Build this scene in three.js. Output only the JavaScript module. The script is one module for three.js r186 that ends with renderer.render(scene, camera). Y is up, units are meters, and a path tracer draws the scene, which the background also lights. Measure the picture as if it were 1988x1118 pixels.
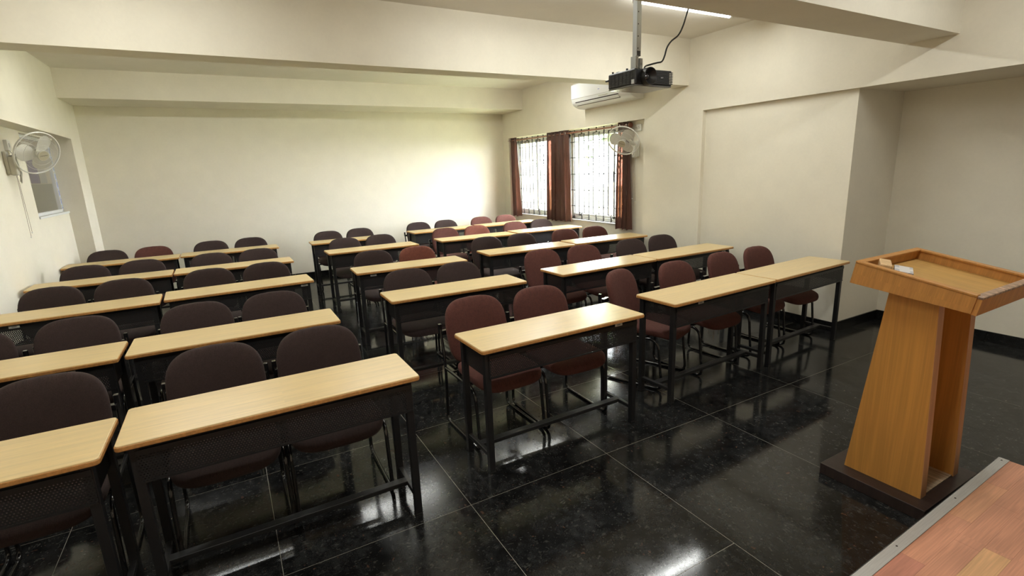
import * as THREE from 'three';
import { RoundedBoxGeometry } from 'three/addons/geometries/RoundedBoxGeometry.js';
import { mergeGeometries } from 'three/addons/utils/BufferGeometryUtils.js';
import { RectAreaLightUniformsLib } from 'three/addons/lights/RectAreaLightUniformsLib.js';

// ------------------------------------------------------------------ camera, sky, exposure
const scene = new THREE.Scene();
const camera = new THREE.PerspectiveCamera(59.086, 1988 / 1118, 0.05, 200);
camera.position.set(0, 1.689, 0);
camera.rotation.set(-0.22936, -0.50612, -0.03835, 'YXZ');
scene.background = new THREE.Color().setRGB(0.93, 0.97, 1.0);      // even overcast sky
scene.backgroundIntensity = 54;
const renderer = new THREE.WebGLRenderer();
renderer.toneMapping = THREE.LinearToneMapping;
renderer.toneMappingExposure = 1.12;
renderer.shadowMap.enabled = true;
RectAreaLightUniformsLib.init();
const TUBE_DOWN = 108, TUBE_SIDE = 15, TUBE_GLOW = 12;
const TUBE_COLOR = new THREE.Color().setRGB(0.98, 1.0, 0.97);

// ------------------------------------------------------------------ helpers
let seed = 7;
const rnd = () => { seed = (seed * 1664525 + 1013904223) >>> 0; return seed / 4294967296; };
const V = (x, y, z) => new THREE.Vector3(x, y, z);
const L = (r, g, b) => new THREE.Color().setRGB(r, g, b);
function metreUV(g) {                       // texture coordinates in metres, by the way each face points
  const p = g.attributes.position, n = g.attributes.normal, uv = new Float32Array(p.count * 2);
  for (let i = 0; i < p.count; i++) {
    const ax = Math.abs(n.getX(i)), ay = Math.abs(n.getY(i)), az = Math.abs(n.getZ(i));
    if (ay >= ax && ay >= az) { uv[2 * i] = p.getX(i); uv[2 * i + 1] = p.getZ(i); }
    else if (ax >= az) { uv[2 * i] = p.getZ(i); uv[2 * i + 1] = p.getY(i); }
    else { uv[2 * i] = p.getX(i); uv[2 * i + 1] = p.getY(i); }
  }
  g.setAttribute('uv', new THREE.BufferAttribute(uv, 2));
  return g;
}
const flat = (g) => { const r = g.index ? g.toNonIndexed() : g; for (const k of Object.keys(r.attributes)) if (!['position', 'normal', 'uv'].includes(k)) r.deleteAttribute(k); return r; };
const join = (a) => (Array.isArray(a) ? (a.length > 1 ? mergeGeometries(a.map(flat)) : a[0]) : a);
const box = (x0, x1, y0, y1, z0, z1) => metreUV(new THREE.BoxGeometry(x1 - x0, y1 - y0, z1 - z0).translate((x0 + x1) / 2, (y0 + y1) / 2, (z0 + z1) / 2));
const rbox = (x0, x1, y0, y1, z0, z1, r = 0.004, s = 2) => metreUV(new RoundedBoxGeometry(x1 - x0, y1 - y0, z1 - z0, s, r).translate((x0 + x1) / 2, (y0 + y1) / 2, (z0 + z1) / 2));
function rod(a, b, r, n = 8) {
  const d = b.clone().sub(a), g = new THREE.CylinderGeometry(r, r, d.length(), n);
  g.applyQuaternion(new THREE.Quaternion().setFromUnitVectors(V(0, 1, 0), d.clone().normalize()));
  return g.translate((a.x + b.x) / 2, (a.y + b.y) / 2, (a.z + b.z) / 2);
}
class Bent extends THREE.Curve {            // polyline with round bends
  constructor(pts, radii) {
    super(); this.path = new THREE.CurvePath();
    let last = pts[0];
    for (let i = 1; i < pts.length - 1; i++) {
      const r = typeof radii === 'number' ? radii : radii[i - 1];
      const a = pts[i].clone().add(pts[i - 1].clone().sub(pts[i]).setLength(r)), b = pts[i].clone().add(pts[i + 1].clone().sub(pts[i]).setLength(r));
      this.path.add(new THREE.LineCurve3(last, a)); this.path.add(new THREE.QuadraticBezierCurve3(a, pts[i], b)); last = b;
    }
    this.path.add(new THREE.LineCurve3(last, pts[pts.length - 1]));
  }
  getPoint(t, o) { return this.path.getPoint(t, o); }
}
const bentTube = (pts, radii, r, seg = 48, n = 8) => new THREE.TubeGeometry(new Bent(pts, radii), seg, r, n, false);
const smoothTube = (pts, r, seg = 40, n = 8) => new THREE.TubeGeometry(new THREE.CatmullRomCurve3(pts), seg, r, n, false);

const used = {};
function numbered(name) { used[name] = (used[name] ?? -1) + 1; return used[name] ? name + '_' + String(used[name]).padStart(3, '0') : name; }
function part(name, geos, m, parent) {
  const o = new THREE.Mesh(join(geos), m); o.name = name; o.castShadow = o.receiveShadow = true; parent.add(o); return o;
}
function tag(o, label, category, group, kind) {
  o.userData.label = label; o.userData.category = category;
  if (group) o.userData.group = group; if (kind) o.userData.kind = kind;
  return o;
}
function thing(name, label, category, pos = [0, 0, 0], turn = 0, group, kind) {
  const o = new THREE.Group(); o.name = numbered(name); o.position.set(...pos); o.rotation.y = turn; scene.add(o);
  return tag(o, label, category, group, kind);
}
function solid(name, geos, m, label, category, group, kind) { const o = part(numbered(name), geos, m, scene); return tag(o, label, category, group, kind); }
const struct = (name, geos, m, label, category) => { const o = part(name, geos, m, scene); return tag(o, label, category, null, 'structure'); };
const structGroup = (name, label, category) => { const o = new THREE.Group(); o.name = name; scene.add(o); return tag(o, label, category, null, 'structure'); };

// ------------------------------------------------------------------ computed textures
function lattice(n, s) { const r = new Float32Array(n * n); let q = s; for (let i = 0; i < n * n; i++) { q = (q * 1664525 + 1013904223) >>> 0; r[i] = q / 4294967296; } return r; }
function noise(n, s) {                       // repeating value noise on [0,1)^2 with n x n cells
  const g = lattice(n, s), sm = (t) => t * t * (3 - 2 * t);
  return (u, v) => {
    u = (u - Math.floor(u)) * n; v = (v - Math.floor(v)) * n; const i = Math.floor(u), j = Math.floor(v), a = sm(u - i), b = sm(v - j), i1 = (i + 1) % n, j1 = (j + 1) % n;
    return (g[j * n + i] * (1 - a) + g[j * n + i1] * a) * (1 - b) + (g[j1 * n + i] * (1 - a) + g[j1 * n + i1] * a) * b;
  };
}
function texture(w, h, f, srgb = true, repeat = 1) {
  const d = new Uint8Array(w * h * 4);
  for (let y = 0; y < h; y++) for (let x = 0; x < w; x++) {
    const c = f(x / w, y / h, x, y), k = (y * w + x) * 4;
    d[k] = Math.max(0, Math.min(255, c[0])); d[k + 1] = Math.max(0, Math.min(255, c[1])); d[k + 2] = Math.max(0, Math.min(255, c[2])); d[k + 3] = 255;
  }
  const t = new THREE.DataTexture(d, w, h); t.wrapS = t.wrapT = THREE.RepeatWrapping; t.magFilter = THREE.LinearFilter; t.minFilter = THREE.LinearMipmapLinearFilter; t.generateMipmaps = true;
  if (srgb) t.colorSpace = THREE.SRGBColorSpace; t.needsUpdate = true;
  Array.isArray(repeat) ? t.repeat.set(...repeat) : t.repeat.set(repeat, repeat);
  return t;
}
const std = (o) => new THREE.MeshPhysicalMaterial({ side: THREE.DoubleSide, ...o });

// painted plaster
const pn1 = noise(6, 3), pn2 = noise(24, 5), pn3 = noise(160, 9);
const plasterTint = (r, g, b, k) => texture(512, 512, (u, v) => { const t = 1 + k * ((pn1(u, v) - 0.5) * 0.6 + (pn2(u, v) - 0.5) * 0.5 + (pn3(u, v) - 0.5) * 0.3); return [r * t, g * t, b * t]; }, true, 0.35);
const plasterBump = texture(512, 512, (u, v) => { const t = 128 + 60 * (pn2(u, v) - 0.5) + 60 * (pn3(u, v) - 0.5); return [t, t, t]; }, false, 0.6);
const M = {};
M.wall = std({ map: plasterTint(238, 232, 215, 0.03), roughness: 0.62, bumpMap: plasterBump, bumpScale: 0.0012 });
M.ceiling = std({ map: plasterTint(238, 233, 222, 0.02), roughness: 0.8, bumpMap: plasterBump, bumpScale: 0.001 });
// polished black granite
const gn1 = noise(10, 21), gn2 = noise(40, 22), gn3 = noise(200, 23), gn4 = noise(110, 24), gn5 = noise(64, 25), gn6 = noise(400, 26), gs = noise(5, 27);
M.graniteMap = texture(1024, 1024, (u, v) => {
  const w = 0.006 * (gn5(u, v) - 0.5);
  let b = 32 + 18 * (gn1(u, v) - 0.5) + 20 * (gn2(u + w, v) - 0.5) + 18 * (gn6(u, v) - 0.5);
  let r = b, g = b + 0.5, bl = b + 0.5;
  const f = gn3(u * 0.5 + gn5(u, v) * 0.01, v) * 0.62 + gn4(u, v + gn5(v, u) * 0.02) * 0.5;
  if (f > 0.76) { const t = Math.min(1, (f - 0.76) / 0.14); r += 27 * t; g += 26 * t; bl += 23 * t; }
  const c = gn4(v + 0.3, u + 0.1) * 0.7 + gn5(u + 0.37, v) * 0.45;
  if (c > 0.98) { const t = Math.min(1, (c - 0.98) / 0.05); r += 44 * t; g += 22 * t; bl += 12 * t; }
  return [r, g, bl];
}, true, 1 / 1.15);
M.graniteRough = texture(512, 512, (u, v) => { const t = 12 + 44 * Math.max(0, gs(u, v) - 0.35) + 22 * gn2(u, v) * gn1(u, v) + 10 * gn6(u, v); return [255, t, 0]; }, false, 1 / 2.3);
M.granite = std({ map: M.graniteMap, roughness: 1, roughnessMap: M.graniteRough, specularIntensity: 0.62, ior: 1.5 });
M.skirting = std({ map: M.graniteMap, color: L(0.5, 0.5, 0.5), roughness: 0.25 });
M.grout = std({ color: L(0.38, 0.36, 0.30), roughness: 0.9 });
// beech laminate of the desks
const bn1 = noise(8, 31), bn2 = noise(128, 32), bn3 = noise(32, 33);
M.beech = std({ map: texture(512, 512, (u, v) => { const g = bn2(u * 0.06, v) * 0.6 + bn3(u * 0.12 + 0.3 * bn1(u, v) * 0.1, v) * 0.6 + bn2(u * 0.5, v + 0.4) * 0.25; const t = 1 + 0.10 * (g - 0.72); return [227 * t, 201 * t * (1 - 0.01 * g), 148 * t * (1 - 0.03 * g)]; }, true, [0.8, 2.6]), roughness: 0.32, clearcoat: 0.45, clearcoatRoughness: 0.28 });
M.beechEdge = std({ map: texture(256, 256, (u, v) => { const t = 1 + 0.12 * (bn3(u, v) - 0.5) + 0.12 * (bn2(u, v) - 0.5); return [192 * t, 138 * t, 78 * t]; }, true, 3), roughness: 0.42 });
M.blackPaint = std({ color: L(0.014, 0.014, 0.015), roughness: 0.38 });
M.worn = std({ map: texture(256, 256, (u, v) => { const s = bn2(u * 0.15, v) > 0.78 ? 26 : 0; const t = 28 + 8 * (bn3(u, v) - 0.5) + s; return [t, t, t]; }, true, [2, 12]), roughness: 0.42 });
M.tubeBlack = std({ color: L(0.010, 0.010, 0.011), roughness: 0.16, clearcoat: 0.6, clearcoatRoughness: 0.1 });
M.perfHoles = (() => {                       // staggered round holes, 11 mm apart
  const w = 64, h = 110, p = 11, hy = 11 * Math.sqrt(3);
  const t = texture(w, h, (u, v) => {
    let d = 9; for (const [cx, cy] of [[0, 0], [1, 0], [0, 1], [1, 1], [0.5, 0.5]]) d = Math.min(d, Math.hypot((u - cx) * p, (v - cy) * hy));
    const a = Math.max(0, Math.min(1, (d - 2.25) / 0.5)) * 255; return [a, a, a];
  }, false, [1 / 0.011, 1 / (0.011 * Math.sqrt(3))]);
  return t;
})();
M.perforated = std({ color: L(0.012, 0.012, 0.013), roughness: 0.5, alphaMap: M.perfHoles, transparent: true });
// chair upholstery
const fn1 = noise(256, 41), fn2 = noise(16, 42), fn3 = noise(90, 43);
const weaveBump = texture(256, 256, (u, v, x, y) => { const t = 110 + 70 * (((x >> 1) + (y >> 1)) % 2) + 60 * (fn1(u, v) - 0.5); return [t, t, t]; }, false, 12);
const cloth = (r, g, b) => std({ map: texture(256, 256, (u, v) => { const t = 1 + 0.4 * (fn1(u, v) - 0.5) + 0.08 * (fn2(u, v) - 0.5) + 0.14 * (fn3(u, v) - 0.5); return [r * t, g * t, b * t]; }, true, 5), roughness: 0.95, bumpMap: weaveBump, bumpScale: 0.0008, sheen: 0.35, sheenRoughness: 0.5, sheenColor: L(0.30, 0.20, 0.18) });
M.clothDark = cloth(55, 41, 39); M.clothRed = cloth(89, 51, 44); M.clothOrange = cloth(114, 65, 52);  // dark and red also hold shade and light in the colour; orange is fabric
M.film = std({ color: L(0.75, 0.73, 0.68), roughness: 0.35, transmission: 0.55, thickness: 0 });
M.sticker = std({ map: texture(64, 24, (u, v, x, y) => { const t = (y > 7 && y < 17 && x > 16 && x < 46 && ((x * 7 + y * 3) % 5) < 3) ? 90 : 205; return [t, t, t - 6]; }, true, 1), roughness: 0.6 });
// lectern
const wn1 = noise(6, 51), wn2 = noise(90, 52), wn3 = noise(24, 53);
const veneer = (r, g, b, rep, k = 0.16) => texture(512, 512, (u, v) => { const w = 0.03 * wn1(u, v * 0.3); const t = 1 + k * (wn2(u + w, v * 0.05) - 0.5) + k * 0.8 * (wn3(u + w, v * 0.08) - 0.5); return [r * t, g * t * (0.99 + 0.02 * wn1(u, v)), b * t]; }, true, rep);
M.veneer = std({ map: veneer(200, 142, 70, [2.2, 0.9], 0.09), roughness: 0.42 });
M.veneerTop = std({ map: veneer(192, 150, 84, [2.2, 2.2], 0.08), roughness: 0.4 });
M.veneerRim = std({ map: veneer(190, 134, 70, [3, 3], 0.10), roughness: 0.45 });
M.veneerEdge = std({ map: veneer(196, 146, 106, [3, 1.2], 0.08), roughness: 0.5 });
M.darkPlinth = std({ map: veneer(52, 41, 38, [2, 2], 0.2), roughness: 0.33 });
M.rawBoard = std({ map: veneer(178, 156, 128, [4, 4], 0.3), roughness: 0.9 });
// stage laminate
const strip = (r, g, b, s) => { const a = noise(5, s), c = noise(64, s + 1); return std({ map: texture(256, 256, (u, v) => { const t = 1 + 0.10 * (c(u * 0.12 + 0.02 * a(u, v), v) - 0.5) + 0.12 * (a(u, v) - 0.5); return [r * t, g * t, b * t]; }, true, [1.2, 5]), roughness: 0.3 }); };
M.strips = [strip(208, 150, 122, 61), strip(200, 140, 116, 63), strip(214, 158, 124, 65), strip(222, 174, 128, 67), strip(196, 136, 116, 69)];
M.aluminium = std({ map: texture(256, 64, (u, v) => { const t = 196 + 24 * (bn2(u * 0.05, v) - 0.5); return [t, t, t - 3]; }, true, [3, 20]), metalness: 0.25, roughness: 0.4 });
M.whitePlastic = std({ color: L(0.80, 0.79, 0.74), roughness: 0.35 });
M.creamPlastic = std({ color: L(0.62, 0.60, 0.52), roughness: 0.38 });
M.acWhite = std({ color: L(0.84, 0.84, 0.83), roughness: 0.3 });
M.darkSlot = std({ color: L(0.05, 0.035, 0.03), roughness: 0.7 });
M.steel = std({ color: L(0.55, 0.56, 0.56), metalness: 0.6, roughness: 0.38 });
M.galv = std({ color: L(0.52, 0.54, 0.54), metalness: 0.35, roughness: 0.42 });
M.chrome = std({ color: L(0.75, 0.74, 0.72), metalness: 1, roughness: 0.18 });
M.blackPlastic = std({ color: L(0.012, 0.012, 0.012), roughness: 0.4 });
M.blackGloss = std({ color: L(0.16, 0.155, 0.14), roughness: 0.22 });
M.lens = std({ color: L(0.01, 0.01, 0.014), roughness: 0.05, clearcoat: 1 });
M.rubber = std({ color: L(0.012, 0.012, 0.012), roughness: 0.5 });
M.frameWhite = std({ color: L(0.78, 0.79, 0.78), roughness: 0.35 });
M.grille = std({ color: L(0.02, 0.018, 0.016), roughness: 0.45 });
M.glass = std({ color: 0xffffff, roughness: 0, transmission: 1, thickness: 0, ior: 1.5 });
const curt = noise(128, 71);
M.curtain = std({ map: texture(256, 256, (u, v) => { const t = 1 + 0.12 * (curt(u, v * 0.1) - 0.5); return [92 * t, 56 * t, 44 * t]; }, true, [3, 1]), roughness: 0.38, transmission: 0.3, thickness: 0, sheen: 0.6, sheenRoughness: 0.35, sheenColor: L(0.5, 0.25, 0.15) });
M.rodBrown = std({ color: L(0.20, 0.075, 0.045), roughness: 0.35 });

// ------------------------------------------------------------------ the room
const XR = 5.03, XL = -1.57, XLi = -1.76, ZB = -9.21, ZF = 1.9, HC = 3.09;
const W1 = [-8.9, -7.66], W2 = [-7.17, -5.8], WY = [0.83, 2.27];
struct('wall_back', box(-1.86, 5.6, 0, 3.25, ZB - 0.2, ZB), M.wall, 'cream painted back wall behind the last row of desks', 'wall');
struct('wall_front', box(-2.1, 6.2, 0, 3.25, ZF, ZF + 0.2), M.wall, 'cream painted front wall behind the stage', 'wall');
struct('wall_right', [
  box(XR, 6.1, 2.275, 3.25, ZB, ZF),                              // deep lintel along the whole side
  box(XR, 5.6, 0, 2.275, ZB, -8.98),
  box(5.13, 5.36, 0, WY[0], -8.98, -5.28), box(5.13, 5.36, WY[1], 2.275, -8.98, -5.28),
  box(5.13, 5.36, WY[0], WY[1], -8.98, W1[0]), box(5.13, 5.36, WY[0], WY[1], W1[1], W2[0]), box(5.13, 5.36, WY[0], WY[1], W2[1], -5.28),
  box(XR, 5.6, 0, 2.275, -5.28, -4.32), box(5.085, 6.1, 0, 2.275, -4.32, -2.65), box(5.88, 6.1, 0, 2.275, -2.65, ZF),
], M.wall, 'cream wall on the window side with recessed bays under a deep lintel', 'wall');
const LW = [-8.68, -7.4], LY = [1.37, 2.26];
struct('wall_left', [
  box(-1.96, XL, 2.28, 3.25, ZB - 0.2, ZF), box(-1.86, XL, 0, 2.28, ZB, -8.68),
  box(-1.96, XLi, 0, LY[0], -8.68, ZF), box(-1.96, XLi, LY[1], 2.28, -8.68, ZF), box(-1.96, XLi, LY[0], LY[1], LW[1], ZF),
], M.wall, 'cream left wall with lintel, corner column and small window', 'wall');
struct('ceiling', box(-2.1, 6.2, HC, HC + 0.16, ZB - 0.2, ZF + 0.2), M.ceiling, 'off-white plastered ceiling slab above the beams', 'ceiling');
function beam(label, y0, z0, z1) { solid('ceiling_beam', box(XL, XR, y0, HC, z0, z1), M.wall, label, 'beam', null, 'structure'); }
beam('wide cream ceiling beam crossing the room behind the projector', 2.58, -4.79, -4.55);
beam('cream ceiling beam at upper right in front of the projector', 2.56, -2.31, -1.95);
beam('cream ceiling beam running along the top of the back wall', 2.745, ZB, -8.42);
// stone floor: slabs of 90 cm with pale joints
{
  const fl = structGroup('floor', 'polished black granite floor of large square slabs', 'floor');
  part('bedding', box(-1.96, 6.05, -0.2, -0.0006, ZB - 0.05, ZF + 0.05), M.grout, fl);
  const cols = [[-1.8, -0.9], [-0.9, 0], [0, 0.9], [0.9, 1.8], [1.8, 2.7], [2.7, 3.6], [3.6, 4.5], [4.5, 5.4], [5.4, 5.9]];
  const J = 0.0012, cache = {};
  const slab = (x0, x1, z0, z1) => {
    const v = Math.floor(rnd() * 6), key = [(x1 - x0).toFixed(3), (z1 - z0).toFixed(3), v].join();
    if (!cache[key]) {
      const w = x1 - x0 - 2 * J, d = z1 - z0 - 2 * J, g = box(-w / 2, w / 2, -0.02, 0, -d / 2, d / 2), uv = g.attributes.uv, ou = v * 0.371 + 0.1, ov = v * 0.613;
      for (let i = 0; i < uv.count; i++) { const a = uv.getX(i), b = uv.getY(i); v % 2 ? uv.setXY(i, b + ou, a + ov) : uv.setXY(i, a + ou, b + ov); }
      cache[key] = g;
    }
    const o = part('floor_slab', cache[key], M.granite, fl); o.position.set((x0 + x1) / 2, 0, (z0 + z1) / 2);
  };
  for (const [x0, x1] of cols) {
    const zs = x0 > 1.7 ? [ZF, 0.85, -0.65, -2.15] : [ZF, 1.44, 0.54, -0.36, -1.26, -2.15];
    for (let z = -3.05; z > ZB - 0.2; z -= 0.9) zs.push(Math.max(z, ZB));
    for (let i = 0; i + 1 < zs.length; i++) slab(x0, x1, zs[i + 1], zs[i]);
  }
}
// black stone skirting in lengths of 90 cm
function skirting(name, label, runs) {
  const gr = structGroup(name, label, 'baseboard');
  for (const [x0, z0, x1, z1, nx, nz] of runs) {
    const len = Math.hypot(x1 - x0, z1 - z0), n = Math.ceil(len / 0.92);
    for (let i = 0; i < n; i++) {
      const a = i / n + 0.0012 / len, b = (i + 1) / n - 0.0012 / len;
      const ax = x0 + (x1 - x0) * a, bx = x0 + (x1 - x0) * b, az = z0 + (z1 - z0) * a, bz = z0 + (z1 - z0) * b;
      part('skirting_tile', box(Math.min(ax, bx, ax + nx * 0.012), Math.max(ax, bx, ax + nx * 0.012), 0.0005, 0.097, Math.min(az, bz, az + nz * 0.012), Math.max(az, bz, az + nz * 0.012)), M.skirting, gr);
    }
  }
}
skirting('baseboard_back', 'black granite skirting along the back wall', [[XL, ZB, XR, ZB, 0, 1]]);
skirting('baseboard_right', 'black granite skirting along the window wall and its recesses', [[XR, -8.98, XR, ZB + 0.013, -1, 0], [5.13, -8.97, 5.13, -5.29, -1, 0], [XR, -5.28, XR, -4.32, -1, 0], [5.085, -4.31, 5.085, -2.65, -1, 0], [5.085, -2.65, 5.868, -2.65, 0, 1], [5.88, -2.65, 5.88, ZF, -1, 0]]);
skirting('baseboard_left', 'black granite skirting along the left wall', [[XLi, -8.66, XLi, ZF, 1, 0], [XL, ZB + 0.013, XL, -8.68, 1, 0]]);

// ------------------------------------------------------------------ windows with iron grilles
function gridWindow(name, label, z0, z1, bars, boxes, stiles) {
  const w = structGroup(name, label, 'window'), xf = 5.25;
  part('frame', [rbox(xf - 0.03, xf + 0.03, WY[0], WY[0] + 0.05, z0, z1), rbox(xf - 0.03, xf + 0.03, WY[1] - 0.07, WY[1], z0, z1), rbox(xf - 0.03, xf + 0.03, WY[0], WY[1], z0, z0 + 0.05), rbox(xf - 0.03, xf + 0.03, WY[0], WY[1], z1 - 0.05, z1)], M.frameWhite, w);
  const edges = [z0 + 0.03, ...stiles, z1 - 0.03];
  for (let i = 0; i + 1 < edges.length; i++) {
    const x = xf + (i % 2 ? 0.012 : -0.012), a = edges[i] - 0.02, b = edges[i + 1] + 0.02, s = 0.042;
    const sash = part('sash', [rbox(x - 0.011, x + 0.011, WY[0] + 0.04, WY[0] + 0.09, a, b), rbox(x - 0.011, x + 0.011, WY[1] - 0.11, WY[1] - 0.06, a, b), rbox(x - 0.011, x + 0.011, WY[0] + 0.04, WY[1] - 0.06, a, a + s), rbox(x - 0.011, x + 0.011, WY[0] + 0.04, WY[1] - 0.06, b - s, b)], M.frameWhite, w);
    part('pane', box(x - 0.002, x + 0.002, WY[0] + 0.08, WY[1] - 0.1, a + s - 0.005, b - s + 0.005), M.glass, sash);
    if (i === edges.length - 2) part('latch', rbox(x - 0.03, x - 0.011, 1.44, 1.6, a + 0.012, a + 0.03, 0.006), M.blackPlastic, sash);
  }
  part('sill', rbox(5.115, 5.22, WY[0] - 0.012, WY[0] + 0.004, z0 - 0.01, z1 + 0.01, 0.003), M.frameWhite, w);
  const gx = 5.165, t = 0.0075, gr = part('grille', [box(gx - t, gx + t, WY[0] + 0.006, WY[0] + 0.014, z0 + 0.001, z1 - 0.001)], M.grille, w);
  const bar = (y0, y1, za, zb) => part('grille_bar', box(gx - t, gx + t, y0, y1, za, zb), M.grille, gr);
  for (const z of bars) bar(WY[0], WY[1], z - t, z + t);
  for (const [a, b] of boxes) {
    bar(0.94, 2.2, a - t, a + t); bar(0.94, 2.2, b - t, b + t); bar(2.19, 2.201, a - t, b + t); bar(0.939, 0.95, a - t, b + t);
    bar(2.2, WY[1], (a + b) / 2 - t, (a + b) / 2 + t); bar(WY[0], 0.94, (a + b) / 2 - t, (a + b) / 2 + t);
  }
  const lim = [[z0, z0], ...boxes.slice().sort((p, q) => p[0] - q[0]), [z1, z1]];
  for (let i = 0; i + 1 < lim.length; i++) for (const y of [2.083, 1.833, 1.571, 1.313, 1.055]) if (lim[i + 1][0] - lim[i][1] > 0.02) bar(y - 0.0055, y + 0.0055, lim[i][1], lim[i + 1][0]);
}
gridWindow('window_1', 'far grilled window nearest the back wall, white sliding frame', W1[0], W1[1], [-8.696, -8.331, -7.955], [[-8.885, -8.822], [-8.579, -8.446], [-8.201, -8.067], [-7.83, -7.69]], [-8.27]);
gridWindow('window_2', 'near grilled window beside the wall fan, white sliding frame', W2[0], W2[1], [-7.018, -6.641, -6.273, -5.9], [[-7.16, -7.13], [-6.897, -6.763], [-6.528, -6.383], [-6.164, -6.019]], [-6.98, -6.1]);
// small fixed window in the left wall
{
  const w = structGroup('window_3', 'small window in left wall behind the wall fan', 'window'), x = -1.825;
  part('frame', [rbox(x - 0.02, x + 0.02, LY[0], LY[0] + 0.035, LW[0], LW[1]), rbox(x - 0.02, x + 0.02, LY[1] - 0.035, LY[1], LW[0], LW[1]), rbox(x - 0.02, x + 0.02, LY[0], LY[1], LW[1] - 0.05, LW[1]), rbox(x - 0.02, x + 0.02, LY[0], LY[1], LW[0], LW[0] + 0.06)], M.frameWhite, w);
  const tape = texture(32, 256, (u, v, px, py) => { const k = py % 32; const on = k > 4 && k < 24 && ((px * 5 + py * 3) % 7 < 3) && px > 8 && px < 25; if (k > 26 && px > 20) return [190, 180, 60]; return on ? [70, 84, 150] : [176, 188, 206]; }, true, [10, 1.2]);
  part('protective_tape', box(x + 0.0195, x + 0.0215, LY[0] + 0.04, LY[1] - 0.04, LW[0] + 0.006, LW[0] + 0.054), std({ map: tape, roughness: 0.4 }), w);
  part('pane', box(x - 0.003, x + 0.003, LY[0] + 0.03, LY[1] - 0.03, LW[0] + 0.055, LW[1] - 0.045), M.glass, w);
  part('sill', rbox(-1.80, XLi + 0.012, LY[0] - 0.02, LY[0] + 0.003, LW[0] + 0.002, LW[1], 0.003), M.frameWhite, w);
}
// corridor seen through the small window
{
  const c = structGroup('wall_corridor', 'plain corridor beyond the small left window', 'wall');
  part('end_wall', box(-3.6, -1.86, 0, 2.9, -10.1, -9.9), M.wall, c);
  part('side_wall', box(-3.8, -3.6, 0, 2.9, -10.1, -5), M.wall, c);
  part('near_wall', box(-3.6, -1.97, 0, 2.9, -5.2, -5), M.wall, c);
  part('corridor_floor', box(-3.6, -1.97, -0.2, 0, -10.1, -5), M.granite, c);
  part('soffit', box(-3.8, -1.86, 2.7, 2.9, -10.1, -5), M.ceiling, c);
  part('inner_wall', box(-1.86, -1.76, 0, 3.25, -10.1, -9.41), M.wall, c); part('head_wall', box(-1.98, -1.84, 2.7, 3.25, -10.1, -5), M.wall, c);
  part('dado', box(-3.59, -1.87, 0, 1.735, -9.9, -9.86), std({ color: L(0.27, 0.28, 0.225), roughness: 0.5 }), c);
  solid('notice_board', rbox(-2.345, -2.243, 1.745, 2.3, -9.9, -9.885), std({ color: L(0.06, 0.035, 0.26), roughness: 0.6 }), 'violet board on the corridor wall seen through the small window', 'board');
  solid('paper_notice', rbox(-2.235, -2.165, 1.745, 2.2, -9.899, -9.893, 0.002), std({ color: L(0.6, 0.62, 0.6), roughness: 0.7 }), 'white sheet beside the violet board in the corridor', 'notice');
}

// ------------------------------------------------------------------ tube lamps on the ceiling
function tubeLamp(x0, x1, z, label) {
  const t = thing('tube_light', label, 'lamp', [(x0 + x1) / 2, HC, z], 0, 'ceiling tube lamps'), h = (x1 - x0) / 2;
  part('batten', rbox(-h - 0.02, h + 0.02, -0.03, 0, -0.02, 0.02, 0.004), M.whitePlastic, t);
  for (const s of [-1, 1]) part('lamp_holder', rbox(s * (h + 0.008) - 0.012, s * (h + 0.008) + 0.012, -0.066, -0.028, -0.016, 0.016, 0.004), M.whitePlastic, t);
  part('tube', rod(V(-h, -0.05, 0), V(h, -0.05, 0), 0.014, 16), new THREE.MeshStandardMaterial({ color: 0xffffff, emissive: TUBE_COLOR, emissiveIntensity: TUBE_GLOW, roughness: 0.4 }), t);
  const aim = [[0, -1, 0, TUBE_DOWN, 0, -0.067, 0], [0, 0, 1, TUBE_SIDE, 0, -0.05, 0.0165], [0, 0, -1, TUBE_SIDE, 0, -0.05, -0.0165]];
  for (const [dx, dy, dz, i, px, py, pz] of aim) {
    const l = new THREE.RectAreaLight(TUBE_COLOR, i, 2 * h, 0.028); l.name = 'tube_glow'; l.position.set(px, py, pz); t.add(l);
    l.lookAt((x0 + x1) / 2 + px + dx, HC + py + dy, z + pz + dz);
  }
  return t;
}
const BAYS = [[-3.6, 'middle'], [-6.6, 'rear'], [-0.9, 'front']];
for (const [z, bay] of BAYS) for (const [x0, x1, side] of [[-1.0, 0.2, 'left'], bay === 'middle' ? [1.75, 2.95, 'added_centre'] : [1.05, 2.25, 'added_centre'], [3.3, 4.5, 'right']]) {  // centre tubes and the front left one are added unseen, for brightness
  tubeLamp(x0, x1, z, bay === 'middle' && side === 'right' ? 'lit white tube lamp above the projector at the top edge' : `lit white tube lamp at the ${side} of the ${bay} ceiling bay`);
}
{
  const t = thing('tube_light', 'added tube lamp brightening the corridor beyond the small window', 'lamp', [-2.8, 2.7, -8.6], 0);  // unseen lamp, added to brighten the corridor view
  part('batten', rbox(-0.3, 0.3, -0.03, 0, -0.02, 0.02), M.whitePlastic, t);
  part('tube', rod(V(-0.28, -0.045, 0), V(0.28, -0.045, 0), 0.012, 12), new THREE.MeshStandardMaterial({ color: 0xffffff, emissive: TUBE_COLOR, emissiveIntensity: 8 }), t);
  const l = new THREE.RectAreaLight(TUBE_COLOR, 130, 0.56, 0.03); l.name = 'tube_glow'; l.position.set(0, -0.06, 0); t.add(l); l.lookAt(-2.8, 0, -8.6);
}

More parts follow.
